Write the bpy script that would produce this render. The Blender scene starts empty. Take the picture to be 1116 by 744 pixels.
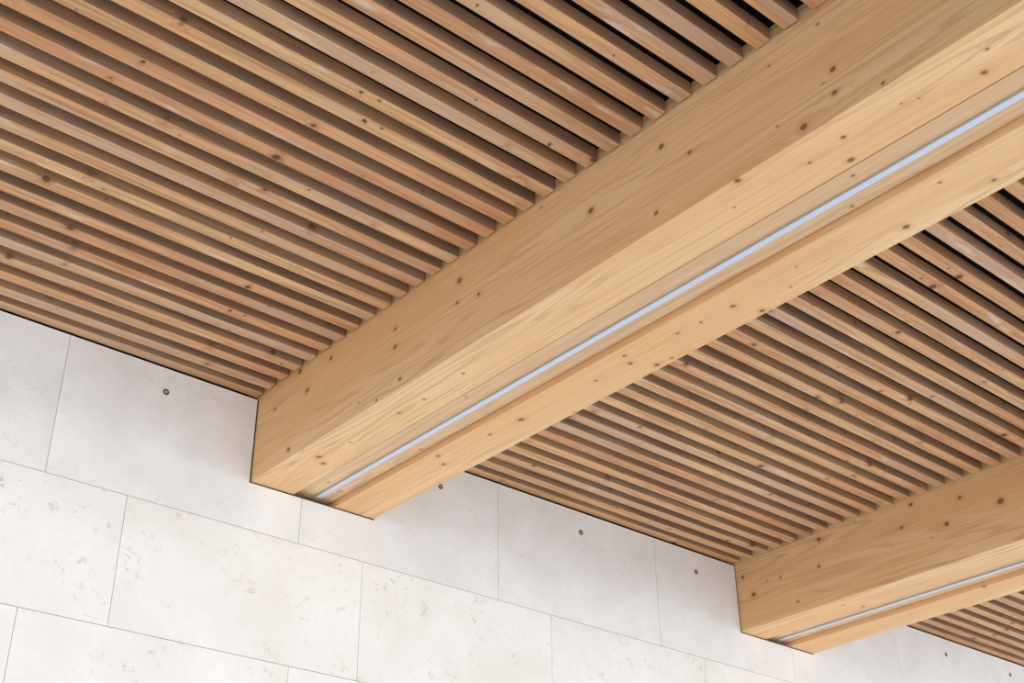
import bpy, bmesh, math, random
from mathutils import Vector, Matrix
random.seed(7)
C = bpy.context.scene.collection
S = 2.5            # metres per fitted unit
HC = 1.6           # eye height above the floor
D = 1.9359 * S     # wall face
X1 = 1.0592 * S    # left side of the near beam
ZB = HC + 1.0 * S  # underside of the beams
ZS = HC + 1.1718 * S   # underside of the slats
SL, WR, W = .0903*S, .1815*S, .2726*S
SD = .012 * S
PB = 1.3495 * S
PITCH, SW, SH = .0450*S, .0230*S, .0225*S
Y0 = -.0064 * S
GAP = .0030 * S

# ------------------------------------------------------------ nodes
def new_mat(name):
    m = bpy.data.materials.new(name); m.use_nodes = True
    nt = m.node_tree; nt.nodes.clear()
    out = nt.nodes.new('ShaderNodeOutputMaterial'); b = nt.nodes.new('ShaderNodeBsdfPrincipled')
    nt.links.new(b.outputs[0], out.inputs[0])
    return m, nt, b

class G:
    """tiny node-building helper"""
    def __init__(s, nt): s.nt = nt
    def node(s, t, **kw):
        n = s.nt.nodes.new(t)
        for k, v in kw.items(): setattr(n, k, v)
        return n
    def put(s, sock, v):
        if isinstance(v, bpy.types.NodeSocket): s.nt.links.new(v, sock)
        else: sock.default_value = v
    def m(s, op, a, b=None, c=None, clamp=False):
        n = s.node('ShaderNodeMath', operation=op, use_clamp=clamp)
        for i, v in enumerate((a, b, c)):
            if v is not None: s.put(n.inputs[i], v)
        return n.outputs[0]
    def v(s, op, a, b=None, scale=None):
        n = s.node('ShaderNodeVectorMath', operation=op)
        s.put(n.inputs[0], a)
        if b is not None: s.put(n.inputs[1], b)
        if scale is not None: s.put(n.inputs['Scale'], scale)
        return n.outputs['Value'] if op in ('LENGTH', 'DOT_PRODUCT', 'DISTANCE') else n.outputs[0]
    def noise(s, vec, scale=1, detail=3, rough=.5, dist=0):
        n = s.node('ShaderNodeTexNoise')
        s.put(n.inputs['Vector'], vec); n.inputs['Scale'].default_value = scale
        n.inputs['Detail'].default_value = detail; n.inputs['Roughness'].default_value = rough
        n.inputs['Distortion'].default_value = dist
        return n.outputs['Fac']
    def rng(s, x, a, b, c=0., d=1., smooth=True):
        n = s.node('ShaderNodeMapRange', interpolation_type='SMOOTHSTEP' if smooth else 'LINEAR')
        for i, v in zip(('Value', 'From Min', 'From Max', 'To Min', 'To Max'), (x, a, b, c, d)): s.put(n.inputs[i], v)
        return n.outputs[0]
    def mix(s, f, a, b, mode='MIX'):
        n = s.node('ShaderNodeMix', data_type='RGBA', blend_type=mode)
        s.put(n.inputs[0], f); s.put(n.inputs[6], a); s.put(n.inputs[7], b)
        return n.outputs[2]
    def ramp(s, f, stops):
        n = s.node('ShaderNodeValToRGB'); e = n.color_ramp.elements
        while len(e) < len(stops): e.new(.5)
        for i, (p, c) in enumerate(stops): e[i].position = p; e[i].color = c
        s.put(n.inputs[0], f); return n.outputs[0]

def lin(r, g, b):
    f = lambda c: (c/255/12.92) if c/255 <= .04045 else ((c/255+.055)/1.055)**2.4
    return (f(r), f(g), f(b), 1)

# node group: one knot.  Vector -> bent Vector, mask, halo
def knot_group():
    g = bpy.data.node_groups.new('knot', 'ShaderNodeTree')
    for n, t in (('Vector', 'NodeSocketVector'), ('Center', 'NodeSocketVector'), ('Radius', 'NodeSocketFloat'), ('Base', 'NodeSocketVector')):
        g.interface.new_socket(n, in_out='INPUT', socket_type=t)
    for n, t in (('Vector', 'NodeSocketVector'), ('Mask', 'NodeSocketFloat'), ('Halo', 'NodeSocketFloat')):
        g.interface.new_socket(n, in_out='OUTPUT', socket_type=t)
    k = G(g); i = k.node('NodeGroupInput'); o = k.node('NodeGroupOutput')
    d = k.v('SUBTRACT', i.outputs[3], i.outputs[1])
    inv = k.m('DIVIDE', 1.0, i.outputs[2])
    dn = k.v('SCALE', d, scale=inv)
    de = k.v('MULTIPLY', dn, (1.15, .95, 1.15))
    L = k.v('LENGTH', de)
    k.nt.links.new(k.rng(L, .55, 1.05, 1, 0), o.inputs[1])
    k.nt.links.new(k.rng(L, .8, 2.6, 1, 0), o.inputs[2])
    dw = k.v('LENGTH', k.v('MULTIPLY', dn, (1, .28, 1)))
    e = k.m('EXPONENT', k.m('MULTIPLY', k.m('MULTIPLY', dw, dw), -.10))
    bend = k.v('SCALE', k.v('MULTIPLY', d, (1, 0, 1)), scale=k.m('MULTIPLY', e, -.75))
    k.nt.links.new(k.v('ADD', i.outputs[0], bend), o.inputs[0])
    return g
KG = knot_group()

def beam_wood(name, knots, base=(234, 185, 131), pale=(241, 203, 155), dark=(196, 134, 82), seed=0., ring=1.0):
    m, nt, b = new_mat(name); k = G(nt)
    P = k.node('ShaderNodeTexCoord').outputs['Object']
    nz = k.node('ShaderNodeTexNoise'); nz.inputs['Scale'].default_value = 22; nz.inputs['Detail'].default_value = 2
    k.put(nz.inputs['Vector'], P)
    P0 = k.v('ADD', P, k.v('SCALE', k.v('SUBTRACT', nz.outputs['Color'], (.5, .5, .5)), scale=.010))
    V = P; M = None; H = None
    for (x, y, z, r) in knots:
        n = k.node('ShaderNodeGroup'); n.node_tree = KG
        k.put(n.inputs[0], V); n.inputs[1].default_value = (x, y, z); n.inputs[2].default_value = r*1.15; k.put(n.inputs[3], P0)
        V = n.outputs[0]
        M = n.outputs[1] if M is None else k.m('MAXIMUM', M, n.outputs[1])
        H = n.outputs[2] if H is None else k.m('MAXIMUM', H, n.outputs[2])
    V = k.v('ADD', V, (seed, seed*1.7, seed*.6))
    bands = k.noise(k.v('MULTIPLY', V, (7, .36, 7)), 1, 2, .5, .08)
    tri = k.m('PINGPONG', k.m('MULTIPLY', bands, 26*ring), 1.0)
    fib = k.noise(k.v('MULTIPLY', V, (170, 2.2, 170)), 1, 3, .6)
    med = k.noise(k.v('MULTIPLY', V, (34, 1.1, 34)), 1, 3, .55)
    big = k.noise(k.v('MULTIPLY', V, (3.2, .5, 3.2)), 1, 2, .5)
    col = k.mix(k.rng(big, .3, .7), lin(*base), lin(*pale))
    col = k.mix(k.m('MULTIPLY', k.rng(tri, .45, 1.0), k.rng(big, .35, .65, .06, .46)), col, lin(*dark))
    col = k.mix(k.m('MULTIPLY', k.rng(med, .5, .8), .24), col, lin(*dark))
    col = k.mix(k.m('MULTIPLY', k.rng(fib, .42, .75), .22), col, lin(150, 104, 60))
    # small pin knots and pitch streaks
    vo = k.node('ShaderNodeTexVoronoi', feature='F1'); vo.inputs['Randomness'].default_value = 1
    k.put(vo.inputs['Vector'], k.v('MULTIPLY', V, (7, 2.6, 7))); vo.inputs['Scale'].default_value = 1
    pin = k.rng(vo.outputs['Distance'], .018, .040, 1, 0)
    col = k.mix(k.m('MULTIPLY', pin, .55), col, lin(120, 74, 40))
    if M is not None:
        col = k.mix(k.m('MULTIPLY', H, .26), col, lin(182, 126, 76))
        kc = k.mix(k.noise(P, 160, 2), lin(78, 44, 24), lin(160, 104, 64))
        col = k.mix(k.m('MULTIPLY', M, .88), col, kc)
    k.put(b.inputs['Base Color'], col)
    b.inputs['Roughness'].default_value = .55; b.inputs['Specular IOR Level'].default_value = .3
    bu = k.node('ShaderNodeBump'); bu.inputs['Strength'].default_value = .12; bu.inputs['Distance'].default_value = .002
    k.put(bu.inputs['Height'], k.noise(k.v('MULTIPLY', P, (170, 2.2, 170)), 1, 2, .6)); k.put(b.inputs['Normal'], bu.outputs[0])
    return m

def slat_wood():
    m, nt, b = new_mat('larch slat'); k = G(nt)
    P = k.node('ShaderNodeTexCoord').outputs['Object']
    R = k.node('ShaderNodeObjectInfo').outputs['Random']
    R2 = k.m('FRACT', k.m('MULTIPLY', R, 17.31)); R3 = k.m('FRACT', k.m('MULTIPLY', R, 53.7)); R4 = k.m('FRACT', k.m('MULTIPLY', R, 131.9))
    off = k.node('ShaderNodeCombineXYZ'); k.put(off.inputs[0], k.m('MULTIPLY', R, 60)); k.put(off.inputs[1], k.m('MULTIPLY', R2, 9)); k.put(off.inputs[2], k.m('MULTIPLY', R3, 7))
    V = k.v('ADD', P, off.outputs[0])
    # knots: one voronoi cell roughly every half metre of slat
    nz = k.node('ShaderNodeTexNoise'); nz.inputs['Scale'].default_value = 30; k.put(nz.inputs['Vector'], V)
    Vk = k.v('ADD', V, k.v('SCALE', k.v('SUBTRACT', nz.outputs['Color'], (.5, .5, .5)), scale=.022))
    def knots_along(freq, rmin, rmax, shift):
        v1 = k.node('ShaderNodeTexVoronoi', feature='F1', voronoi_dimensions='1D'); v1.inputs['Scale'].default_value = 1
        sp = k.node('ShaderNodeSeparateXYZ'); k.put(sp.inputs[0], Vk)
        k.put(v1.inputs['W'], k.m('ADD', k.m('MULTIPLY', sp.outputs[0], freq), shift))
        cc = k.node('ShaderNodeSeparateColor'); k.put(cc.inputs[0], v1.outputs['Color'])
        dx = k.m('DIVIDE', v1.outputs['Distance'], freq)
        q = k.node('ShaderNodeSeparateXYZ'); k.put(q.inputs[0], k.v('ADD', P, k.v('SCALE', k.v('SUBTRACT', nz.outputs['Color'], (.5, .5, .5)), scale=.012)))
        cy = k.rng(cc.outputs[0], 0, 1, -SW*.55, SW*.55, False); cz = k.rng(cc.outputs[1], 0, 1, -SH*.1, SH*.7, False)
        cv = k.node('ShaderNodeCombineXYZ'); k.put(cv.inputs[0], dx); k.put(cv.inputs[1], k.m('SUBTRACT', q.outputs[1], cy)); k.put(cv.inputs[2], k.m('SUBTRACT', q.outputs[2], cz))
        return k.m('DIVIDE', k.v('LENGTH', cv.outputs[0]), k.rng(cc.outputs[2], 0, 1, rmin, rmax, False))
    L1 = knots_along(1.7, .006, .021, 0.); L2 = knots_along(3.1, .002, .009, 37.7)
    kn = k.m('MAXIMUM', k.rng(L1, .55, 1.1, 1, 0), k.m('MULTIPLY', k.rng(L2, .6, 1.15, 1, 0), .8))
    halo = k.rng(L1, .7, 2.6, 1, 0)
    qq = k.node('ShaderNodeSeparateXYZ'); k.put(qq.inputs[0], P)
    sway = k.node('ShaderNodeCombineXYZ'); k.put(sway.inputs[1], k.m('MULTIPLY', halo, .020)); k.put(sway.inputs[2], k.m('MULTIPLY', halo, .020))
    Vg = k.v('ADD', V, sway.outputs[0])
    bands = k.noise(k.v('MULTIPLY', Vg, (.6, 11, 11)), 1, 3, .5, .3)
    tri = k.m('PINGPONG', k.m('MULTIPLY', bands, 15), 1.0)
    fib = k.noise(k.v('MULTIPLY', Vg, (2.5, 190, 190)), 1, 3, .6)
    med = k.noise(k.v('MULTIPLY', Vg, (1.3, 45, 45)), 1, 3, .55)
    c1 = k.mix(R2, lin(223, 174, 122), lin(213, 158, 114))
    c2 = k.mix(R3, lin(232, 192, 140), lin(205, 150, 104))
    col = k.mix(k.rng(k.noise(k.v('MULTIPLY', V, (.8, 6, 6)), 1, 2), .35, .65), c1, c2)
    col = k.mix(k.m('MULTIPLY', k.rng(tri, .4, 1.0), .42), col, lin(166, 112, 78))
    col = k.mix(k.m('MULTIPLY', k.rng(med, .46, .74), .45), col, lin(150, 102, 74))
    col = k.mix(k.m('MULTIPLY', k.rng(fib, .42, .70), .34), col, lin(124, 86, 64))
    # greyish pink weathering in long patches
    wn = k.noise(k.v('MULTIPLY', V, (1.1, 9, 9)), 1, 4, .6)
    wf = k.rng(k.m('ADD', wn, k.m('MULTIPLY', R4, .14)), .55, .72, 0, .6)
    col = k.mix(wf, col, lin(196, 166, 142))
    pat = k.noise(k.v('MULTIPLY', V, (3.0, 14, 14)), 1, 3, .55)
    col = k.mix(k.rng(pat, .62, .72, 0, .6), col, lin(220, 202, 184))
    col = k.mix(k.m('MULTIPLY', halo, .35), col, lin(150, 90, 56))
    col = k.mix(k.m('MULTIPLY', kn, .85), col, lin(74, 42, 28))
    # sides are coloured darker and greyer than the underside, by their normal
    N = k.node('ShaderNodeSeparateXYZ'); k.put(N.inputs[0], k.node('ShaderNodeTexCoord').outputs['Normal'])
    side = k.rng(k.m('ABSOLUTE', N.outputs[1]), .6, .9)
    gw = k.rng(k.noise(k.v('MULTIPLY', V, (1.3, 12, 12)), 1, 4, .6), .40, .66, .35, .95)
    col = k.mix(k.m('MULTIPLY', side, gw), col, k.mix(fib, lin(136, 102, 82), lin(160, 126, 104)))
    k.put(b.inputs['Base Color'], col)
    b.inputs['Roughness'].default_value = .6; b.inputs['Specular IOR Level'].default_value = .3
    bu = k.node('ShaderNodeBump'); bu.inputs['Strength'].default_value = .25; bu.inputs['Distance'].default_value = .002
    k.put(bu.inputs['Height'], k.noise(k.v('MULTIPLY', P, (2.5, 190, 190)), 1, 2, .6)); k.put(b.inputs['Normal'], bu.outputs[0])
    return m

def stone(name, fleck, grey):
    m, nt, b = new_mat(name); k = G(nt)
    P = k.node('ShaderNodeTexCoord').outputs['Object']
    R = k.node('ShaderNodeObjectInfo').outputs['Random']
    off = k.node('ShaderNodeCombineXYZ'); k.put(off.inputs[0], k.m('MULTIPLY', R, 40)); k.put(off.inputs[2], k.m('MULTIPLY', R, 23))
    V = k.v('ADD', P, off.outputs[0])
    cloud = k.noise(V, 2.6, 5, .6, .4); fine = k.noise(V, 26, 4, .6); grain = k.noise(V, 220, 2, .6)
    a = k.mix(grey, lin(243, 242, 238), lin(240, 243, 248)); c = k.mix(grey, lin(234, 231, 223), lin(222, 225, 232))  # grey also blends in the bluish tint of shade
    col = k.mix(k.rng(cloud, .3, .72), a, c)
    col = k.mix(k.m('MULTIPLY', k.rng(fine, .45, .7), .35), col, c)
    col = k.mix(k.rng(grain, .35, .75, 0, .10), col, lin(190, 186, 176))
    # fossil flecks: thin curled tan marks gathered in clouds
    where = k.rng(k.noise(V, 3.6, 3, .6), .44, .62)
    wv = k.node('ShaderNodeTexNoise'); wv.inputs['Scale'].default_value = 16; wv.inputs['Detail'].default_value = 3; k.put(wv.inputs['Vector'], V)
    W2 = k.v('ADD', V, k.v('SCALE', wv.outputs['Color'], scale=.09))
    line = k.m('ABSOLUTE', k.m('SUBTRACT', k.noise(W2, 10, 3, .6), .5))
    fl = k.rng(line, .0, .021, 1, 0); brk = k.rng(k.noise(V, 20, 3), .46, .58)
    f1 = k.m('MULTIPLY', k.m('MULTIPLY', fl, brk), where)
    col = k.mix(k.m('MULTIPLY', f1, fleck), col, lin(180, 166, 138))
    blot = k.m('MULTIPLY', k.rng(k.noise(V, 20, 4, .65, .8), .64, .74), where)
    col = k.mix(k.m('MULTIPLY', blot, fleck*.8), col, lin(206, 192, 160))
    sp = k.rng(k.noise(V, 13, 5, .7), .735, .79)
    col = k.mix(k.m('MULTIPLY', sp, fleck*.7), col, lin(196, 156, 104))
    k.put(b.inputs['Base Color'], col)
    b.inputs['Roughness'].default_value = .75; b.inputs['Specular IOR Level'].default_value = .25
    bu = k.node('ShaderNodeBump'); bu.inputs['Strength'].default_value = .15; bu.inputs['Distance'].default_value = .002
    k.put(bu.inputs['Height'], fine); k.put(b.inputs['Normal'], bu.outputs[0])
    return m

def plain(name, rgb, rough=.8, metal=0., var=.0, spec=.3):
    m, nt, b = new_mat(name); k = G(nt)
    n = k.noise(k.node('ShaderNodeTexCoord').outputs['Object'], 40, 3)
    c = lin(*rgb); d = tuple(x*(1-var) for x in c[:3])+(1,)
    k.put(b.inputs['Base Color'], k.mix(n, c, d))
    b.inputs['Roughness'].default_value = rough; b.inputs['Metallic'].default_value = metal; b.inputs['Specular IOR Level'].default_value = spec
    return m

K_LEFT1 = [(0.0, -0.157, 0.305, 0.0084), (0.0, -0.428, 0.29, 0.0142), (0.0, -0.349, 0.417, 0.0145), (0.0, -0.306, 0.043, 0.0121), (0.0, -0.968, 0.016, 0.0074), (0.0, -0.842, 0.055, 0.0047), (0.0, -1.127, 0.046, 0.0091), (0.0, -0.605, 0.375, 0.012), (0.0, -1.081, 0.3, 0.0094), (0.0, -1.086, 0.213, 0.0112), (0.0, -1.502, 0.323, 0.0143), (0.0, -1.489, 0.226, 0.0089), (0.0, -1.62, 0.2, 0.0087), (0.0, -2.24, 0.242, 0.0145), (0.0, -1.984, 0.402, 0.0051), (0.0, -2.585, 0.311, 0.0124), (0.0, -2.706, 0.212, 0.009), (0.0, -2.54, 0.062, 0.0091), (0.0, -3.274, 0.174, 0.0109), (0.0, -3.267, 0.086, 0.0094), (0.0, -3.144, 0.037, 0.0137), (0.0, -3.423, 0.017, 0.0065), (0.0, -3.25, 0.372, 0.0056), (0.0, -3.055, 0.341, 0.0043), (0.0, -3.052, 0.097, 0.0042)]
K_BL1 = [(0.089, -3.698, 0.0, 0.0063), (0.165, -3.64, 0.0, 0.0103), (0.116, -3.459, 0.0, 0.0039), (0.096, -3.414, 0.0, 0.004), (0.091, -3.214, 0.0, 0.0095), (0.197, -3.163, 0.0, 0.0126), (0.112, -3.072, 0.0, 0.0056), (0.009, -2.874, 0.0, 0.0114), (0.109, -2.776, 0.0, 0.0044), (0.095, -0.407, 0.0, 0.012), (0.148, -0.363, 0.0, 0.0121), (0.12, -0.612, 0.0, 0.0059), (0.129, -1.119, 0.0, 0.0074), (0.122, -0.96, 0.0, 0.0075), (0.117, -1.385, 0.0, 0.0071)]
K_BR1 = [(0.492, -0.744, 0.0, 0.01), (0.562, -0.693, 0.0, 0.0102), (0.535, -1.048, 0.0, 0.0078), (0.546, -1.235, 0.0, 0.0152), (0.505, -1.883, 0.0, 0.0087), (0.563, -1.856, 0.0, 0.0106), (0.557, -1.673, 0.0, 0.0072), (0.65, -1.912, 0.0, 0.0124), (0.657, -1.984, 0.0, 0.007), (0.54, -2.124, 0.0, 0.0068), (0.556, -2.381, 0.0, 0.0115), (0.548, -2.233, 0.0, 0.0067), (0.66, -2.427, 0.0, 0.0116), (0.615, -2.594, 0.0, 0.0048), (0.531, -2.687, 0.0, 0.0047), (0.623, -3.066, 0.0, 0.0135), (0.503, -3.274, 0.0, 0.0057), (0.623, -3.39, 0.0, 0.0071)]
K_LEFT2 = [(0.0, -0.611, 0.23, 0.0106), (0.0, -0.121, 0.2, 0.0165), (0.0, -0.053, 0.326, 0.0112), (0.0, -0.435, 0.067, 0.008), (0.0, -0.332, 0.246, 0.0081), (0.0, -1.786, 0.237, 0.0191), (-0.0, -1.459, 0.215, 0.0147), (0.0, -1.562, 0.331, 0.0123), (0.0, -1.187, 0.283, 0.0101), (0.0, -1.268, 0.394, 0.0126), (0.0, -0.638, 0.388, 0.0134)]
K_BL2 = [(0.2, -0.733, 0.0, 0.0105), (0.092, -0.676, 0.0, 0.0078)]
K_BR2 = [(0.459, -1.354, 0.0, 0.0101)]

SHIFT = lambda L, dx: [(x-dx, y, z, r) for x, y, z, r in L]
M_LEFT1 = beam_wood('spruce beam near left', K_LEFT1 + K_BL1, seed=0.)
M_RIGHT1 = beam_wood('spruce beam near right', K_BR1, seed=4.1)
M_INF = beam_wood('spruce infill', [(.31, -.16, SD, .006), (.41, -.11, SD, .006), (.43, -.7, SD, .006), (.30, -3.1, SD, .007), (.43, -3.0, SD, .007), (.28, -1.2, SD, .006)], base=(222, 182, 142), pale=(233, 199, 160), dark=(186, 142, 106), seed=8.7)
M_ADDED_BOARD = beam_wood('added shading board', [], seed=21.)
M_LEFT2 = beam_wood('spruce beam far left', K_LEFT2 + K_BL2, seed=12.3)
M_RIGHT2 = beam_wood('spruce beam far right', K_BR2, seed=15.9)
M_SLAT = slat_wood()
M_STONE_GREY_SHADED = stone('grey limestone with painted shade', .25, .36)  # top row: greyer stone with the cool shade below the ceiling painted in
M_STONE_WARM = stone('creamy limestone', .62, .1)
M_BLACK = plain('black backing felt', (20, 20, 22), .95, var=.3, spec=.05)
M_VOID = plain('dark substrate', (48, 44, 40), .95, var=.4, spec=.05)
M_SLIT = plain('dark brown strip', (52, 38, 28), .9, 0, .2, .05)
M_ALU = plain('grey aluminium channel', (196, 194, 190), .5, .1, .05)
M_DIFF = plain('opal diffuser', (207, 215, 232), .35, 0, .02, .5)
M_PLUG = plain('dark grey anchor sleeve', (96, 96, 98), .6, .2, .3)
M_MORT = plain('anchor filling', (176, 175, 174), .8, 0, .2)

# ------------------------------------------------------------ geometry
def link(name, bm, mat, parent=None, loc=(0, 0, 0), smooth=False):
    me = bpy.data.meshes.new(name)
    bmesh.ops.recalc_face_normals(bm, faces=bm.faces)
    if smooth:
        for f in bm.faces: f.smooth = True
    bm.to_mesh(me); bm.free(); me.materials.append(mat)
    o = bpy.data.objects.new(name, me); C.objects.link(o); o.location = loc
    if parent: o.parent = parent
    return o

def box(bm, x0, x1, y0, y1, z0, z1, bev=0., seg=2):
    r = bmesh.ops.create_cube(bm, size=1)
    vs = r['verts']
    for v in vs:
        v.co = Vector((x0 if v.co.x < 0 else x1, y0 if v.co.y < 0 else y1, z0 if v.co.z < 0 else z1))
    if bev:
        es = list({e for v in vs for e in v.link_edges})
        bmesh.ops.bevel(bm, geom=es, offset=bev, segments=seg, profile=.5, affect='EDGES')
    return bm

def prism_y(bm, pts, y0, y1, bev=0.):
    """polygon in x,z extruded from y0 to y1"""
    a = [bm.verts.new((x, y0, z)) for x, z in pts]; b = [bm.verts.new((x, y1, z)) for x, z in pts]
    f = bm.faces.new(a); bm.faces.new(b[::-1]); n = len(pts)
    for i in range(n): bm.faces.new((a[i], b[i], b[(i+1) % n], a[(i+1) % n]))
    if bev:
        bmesh.ops.recalc_face_normals(bm, faces=bm.faces)
        bmesh.ops.bevel(bm, geom=list(f.edges), offset=bev, segments=1, affect='EDGES')

def empty(name, loc, label, cat, group=None):
    o = bpy.data.objects.new(name, None); C.objects.link(o); o.location = loc; o.empty_display_size = .2
    o['label'] = label; o['category'] = cat; o['kind'] = 'thing'
    if group: o['group'] = group
    return o

# ---- stone wall: backing, panels with real open joints, anchor sleeves
bm = bmesh.new(); box(bm, .2*S, 4.15*S, D+.17, D+.27, 0, ZS+.3)
wall = link('wall_back', bm, M_VOID); wall['kind'] = 'structure'
J = .0010*S; TH = .030
ROW = [(.908, 1.1660), (.6816, .908), (.4552, .6816), (.2288, .4552), (.0024, .2288)]
COLS = [[.209, .6874, 1.168, 1.6464, 2.1219, 2.596, 3.0623, 3.5465, 4.02],
        [.352, .8309, 1.3104, 1.7883, 2.2639, 2.742, 3.220, 3.698, 4.10],
        [.205, .6844, 1.1675, 1.650, 2.131, 2.612, 3.094, 3.575, 4.05],
        [.352, .8309, 1.3104, 1.7883, 2.2639, 2.742, 3.220, 3.698, 4.10],
        [.205, .6844, 1.1675, 1.650, 2.131, 2.612, 3.094, 3.575, 4.05]]
zw = lambda z: HC + z*S
beams_x = [(X1, X1+W), (X1+PB, X1+PB+W)]
CL = .0030*S; CLB = .0028*S
panels = []
for r, (z0, z1) in enumerate(ROW):
    for a, b in zip(COLS[r][:-1], COLS[r][1:]):
        xa, xb = a*S+J/2, b*S-J/2; za, zb = zw(z0)+J/2, (zw(z1)-J/2 if r else zw(z1))
        pts = [(xa, za), (xb, za), (xb, zb), (xa, zb)]
        if r == 0:
            for bx0, bx1 in beams_x:
                n0, n1, nz = bx0-CL, bx1+CL*.35, ZB-CLB
                if xa < n0 < xb < n1: pts = [(xa, za), (xb, za), (xb, nz), (n0, nz), (n0, zb), (xa, zb)]
                elif n0 < xa < n1 < xb: pts = [(xa, za), (xb, za), (xb, zb), (n1, zb), (n1, nz), (xa, nz)]
                elif xa < n0 and n1 < xb: pts = [(xa, za), (xb, za), (xb, zb), (n1, zb), (n1, nz), (n0, nz), (n0, zb), (xa, zb)]
        ox, oz = (xa+xb)/2, za
        bm = bmesh.new(); prism_y(bm, [(x-ox, z-oz) for x, z in pts], 0, TH)
        p = link('stone_panel', bm, M_STONE_GREY_SHADED if r == 0 else M_STONE_WARM, wall, (ox, D, oz))
        panels.append((xa, xb, za, zb, p))

def sleeve(x, z):
    """small round anchor sleeve cast flush into the panel"""
    ro, ri, d = .0145, .0075, .0022
    bm = bmesh.new(); n = 28
    prof = [(ri, .0), (ri, -d), (ro, -d), (ro, 0.)]
    rings = [[bm.verts.new((rr*math.cos(t*2*math.pi/n), yy, rr*math.sin(t*2*math.pi/n))) for t in range(n)] for rr, yy in prof]
    for i in range(3):
        for t in range(n):
            bm.faces.new((rings[i][t], rings[i][(t+1) % n], rings[i+1][(t+1) % n], rings[i+1][t]))
    for xa, xb, za, zb, p in panels:
        if xa <= x <= xb and za <= z <= zb:
            o = link('anchor_sleeve', bm, M_PLUG, p, (x-p.location.x, 0, z-p.location.z))
            o['label'] = 'small dark grey ring set in the stone'
            b2 = bmesh.new(); bmesh.ops.create_cone(b2, cap_ends=True, segments=24, radius1=ri, radius2=ri, depth=.0012, matrix=Matrix.Translation((x-p.location.x, -.0006, z-p.location.z)) @ Matrix.Rotation(math.pi/2, 4, 'X'))
            link('anchor_filling', b2, M_MORT, p)
            return
    bm.free()
for x, z in ((.8735, 1.1197), (1.4919, 1.1149), (1.8861, 1.1179), (2.2623, 1.1160), (3.3061, 1.1201), (3.6432, 1.1247)):
    sleeve(x*S, zw(z))

# dark brown strips filling the slit between stone and beam
for bx0, bx1 in beams_x:
    bm = bmesh.new()
    box(bm, bx0-CL, bx0-.0006, D+.0015, D+.028, ZB-CLB, zw(ROW[0][1]))
    box(bm, bx0-CL, bx0+SL, D+.0015, D+.028, ZB-CLB, ZB-.0006)
    box(bm, bx0+WR, bx1+CL*.35, D+.0015, D+.028, ZB-CLB, ZB-.0006)
    o = link('slit_strip', bm, M_SLIT, wall); o['label'] = 'thin dark strip around the beam end'

# ---- ceiling slab above everything
bm = bmesh.new(); box(bm, -.05*S, 4.1*S, -.55*S, D+.27, ZS+.3, ZS+.42)
ceil = link('ceiling', bm, M_BLACK); ceil['kind'] = 'structure'

# ---- unseen edge board added behind the viewer to shade the top stone row
bm = bmesh.new(); box(bm, -.05*S, 4.1*S, -.55*S, -.452*S, ZB-.01, ZS+.3, .004)
o = link('added_edge_board_1', bm, M_ADDED_BOARD); o['kind'] = 'structure'

# ---- glulam beams with a recessed infill and a light line
YN = -.45*S - D    # near end, local to the wall face
YE = .155
def beam(x, label, ml, mr, flabel):
    t = empty('timber_beam', (x, D, ZB), label, 'beam', 'glued timber beams across the ceiling')
    top = ZS+.3-ZB
    bm = bmesh.new(); box(bm, 0, SL, YN, YE, 0, top, .0022); link('beam_side', bm, ml, t)
    bm = bmesh.new(); box(bm, WR, W, YN, YE, 0, top, .0022); link('beam_side', bm, mr, t)
    bm = bmesh.new(); box(bm, SL+.0136*S, WR-.0042, YN, YE, SD, top-.02, .0008)
    for v in bm.verts:
        if v.co.x < SL+.02*S and v.co.y < -1: v.co.x += .0028*S   # the joint opens a little towards the near end
    link('infill_board', bm, M_INF, t)
    st0, st1, pr = .1375*S, .1490*S, .0036*S
    l = empty('linear_light', (x+(st0+st1)/2, D, ZB+SD), flabel, 'light', 'light lines let into the beams')
    hw = (st1-st0)/2; y1 = -.002
    # open channel: two side walls and a back
    bm = bmesh.new()
    pts = [(-hw, -.0004), (-hw, -pr), (-hw+.0022, -pr), (-hw+.0022, -.0035), (hw-.0022, -.0035), (hw-.0022, -pr), (hw, -pr), (hw, -.0004)]
    prism_y(bm, pts, YN, y1); link('housing', bm, M_ALU, l)
    bm = bmesh.new(); box(bm, -hw+.0024, hw-.0024, YN+.004, y1-.003, -pr-.0006, -.0037, .0006, 1); link('diffuser', bm, M_DIFF, l)
    bm = bmesh.new(); box(bm, -hw+.0024, hw-.0024, y1-.0029, y1+.0008, -pr-.0003, -.0037, .0004, 1); link('end_cap', bm, M_ALU, l)
    return t
beam(X1, 'large pale spruce beam crossing the middle, nearest, with a bright white light line', M_LEFT1, M_RIGHT1,
     'bright bluish white light line in the underside of the large middle beam')
beam(X1+PB, 'smaller looking spruce beam at lower right, farther along the stone wall', M_LEFT2, M_RIGHT2,
     'greyish light line in the underside of the lower right beam')

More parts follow.
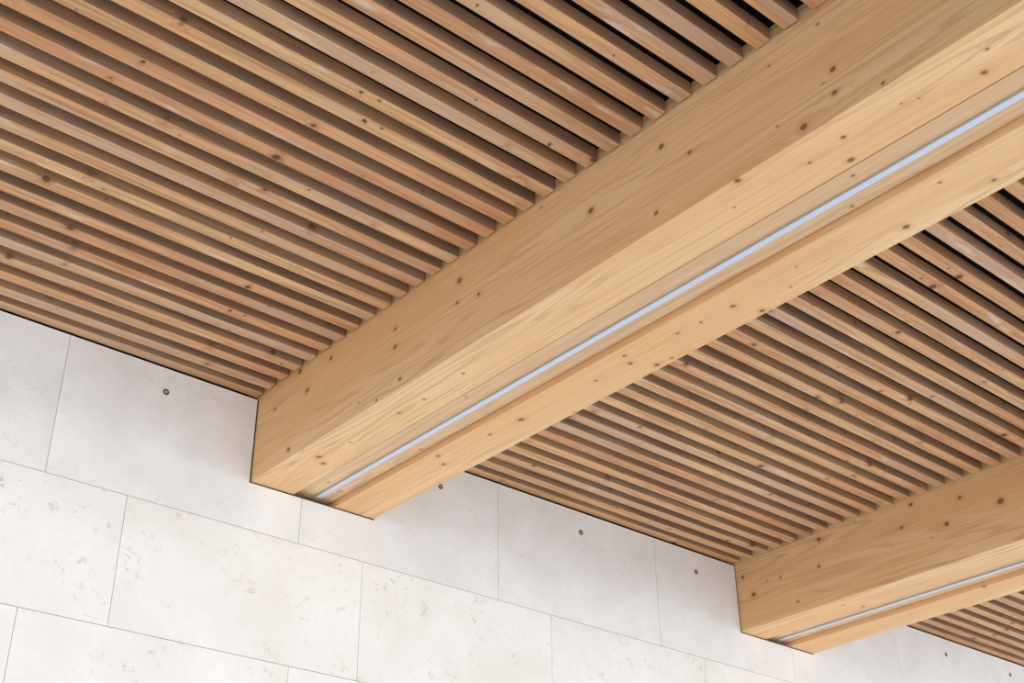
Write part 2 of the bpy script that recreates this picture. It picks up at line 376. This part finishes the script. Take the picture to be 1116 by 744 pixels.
# ---- slatted bays
def slat_mesh(L):
    bm = bmesh.new(); box(bm, 0, L, -SW/2, SW/2, 0, SH, .0024, 2)
    me = bpy.data.meshes.new('slat'); bmesh.ops.recalc_face_normals(bm, faces=bm.faces); bm.to_mesh(me); bm.free(); me.materials.append(M_SLAT)
    return me
def bay(xa, xb, n, label):
    t = empty('slatted_ceiling_panel', (xa, D, ZS), label, 'ceiling panel', 'slatted ceiling bays between the beams')
    ynear = -Y0 - (n-1)*PITCH - SW - .25
    bm = bmesh.new(); box(bm, .001, xb-xa-.001, ynear, .12, SH+.0005, .295); link('backing_board', bm, M_BLACK, t)
    me = slat_mesh(xb-xa-2*GAP)
    first = bpy.data.objects.new('slat', me)
    for k in range(n):
        o = first if k == 0 else first.copy()
        C.objects.link(o); o.parent = t
        o.location = (GAP+random.uniform(-.0015, .0015), -Y0-k*PITCH-SW/2+random.uniform(-.0012, .0012), random.uniform(-.0006, .0004))
        if k == 0: o.location.y = -Y0-.0072-SW/2; 
        o.rotation_euler = (random.uniform(-.010, .010), 0, random.uniform(-.0006, .0006))
    return t
bay(X1-PB+W, X1, 33, 'large slatted wood ceiling panel at upper left, left of the middle beam')
bay(X1+W, X1+PB, 33, 'slatted wood ceiling panel between the middle beam and the lower right beam')
bay(X1+PB+W, X1+2*PB, 20, 'small slice of slatted wood ceiling at the bottom right corner, beyond the second beam')

# ------------------------------------------------------------ light: open-air surroundings
w = bpy.data.worlds.new('surroundings'); bpy.context.scene.world = w; w.use_nodes = True
nt = w.node_tree; nt.nodes.clear(); k = G(nt)
out = k.node('ShaderNodeOutputWorld'); bg = k.node('ShaderNodeBackground'); nt.links.new(bg.outputs[0], out.inputs[0])
d = k.node('ShaderNodeTexCoord').outputs['Generated']
sx = k.node('ShaderNodeSeparateXYZ'); k.put(sx.inputs[0], d)
ground = (.945, .98, 1.03, 1); sky = (.95, .97, 1.02, 1)
elev = k.rng(sx.outputs[2], -.04, .06)
col = k.mix(elev, ground, sky)
# the open side lies behind the viewer (-Y); towards the wall and at the sides it is darker
open_side = k.rng(sx.outputs[1], -1.0, .6, 1.0, .0)
gs = k.m('ADD', .98, k.m('MULTIPLY', open_side, .26)); ss = k.m('ADD', .45, k.m('MULTIPLY', open_side, 1.0))
st = k.m('ADD', k.m('MULTIPLY', k.m('SUBTRACT', 1.0, elev), gs), k.m('MULTIPLY', elev, ss))
# bright band added along the open side's horizon to light the lower stone
band = k.m('MULTIPLY', k.rng(sx.outputs[2], -.15, -.02), k.rng(sx.outputs[2], .02, .10, 1, 0))
st = k.m('ADD', st, k.m('MULTIPLY', k.m('MULTIPLY', band, 4.2), k.m('MULTIPLY', open_side, open_side)))
st = k.m('MULTIPLY', st, k.rng(sx.outputs[0], -1.0, .1, .70, 1.0))
k.put(bg.inputs['Color'], col); k.put(bg.inputs['Strength'], st)

# ------------------------------------------------------------ camera
cam = bpy.data.cameras.new('camera'); co = bpy.data.objects.new('camera', cam); C.objects.link(co)
cam.sensor_fit = 'HORIZONTAL'; cam.sensor_width = 36; cam.lens = 1422.4/1116*36
r = Vector((0.7575826838628541, -0.6526355947091664, -0.011630031374306274))
u = Vector((-0.3272305701581862, -0.39514692463466516, 0.8583583528490385))
b = Vector((-0.5647907852161747, -0.6464717228699015, -0.5129187854470901))
M = Matrix(((r.x, u.x, b.x, 0), (r.y, u.y, b.y, 0), (r.z, u.z, b.z, HC), (0, 0, 0, 1)))
co.matrix_world = M; cam.clip_start = .05; cam.clip_end = 100
sc = bpy.context.scene; sc.camera = co
vs = sc.view_settings; vs.view_transform = 'Standard'; vs.look = 'None'; vs.gamma = 1; vs.exposure = 0.0; vs.use_curve_mapping = False
sc.display_settings.display_device = 'sRGB'
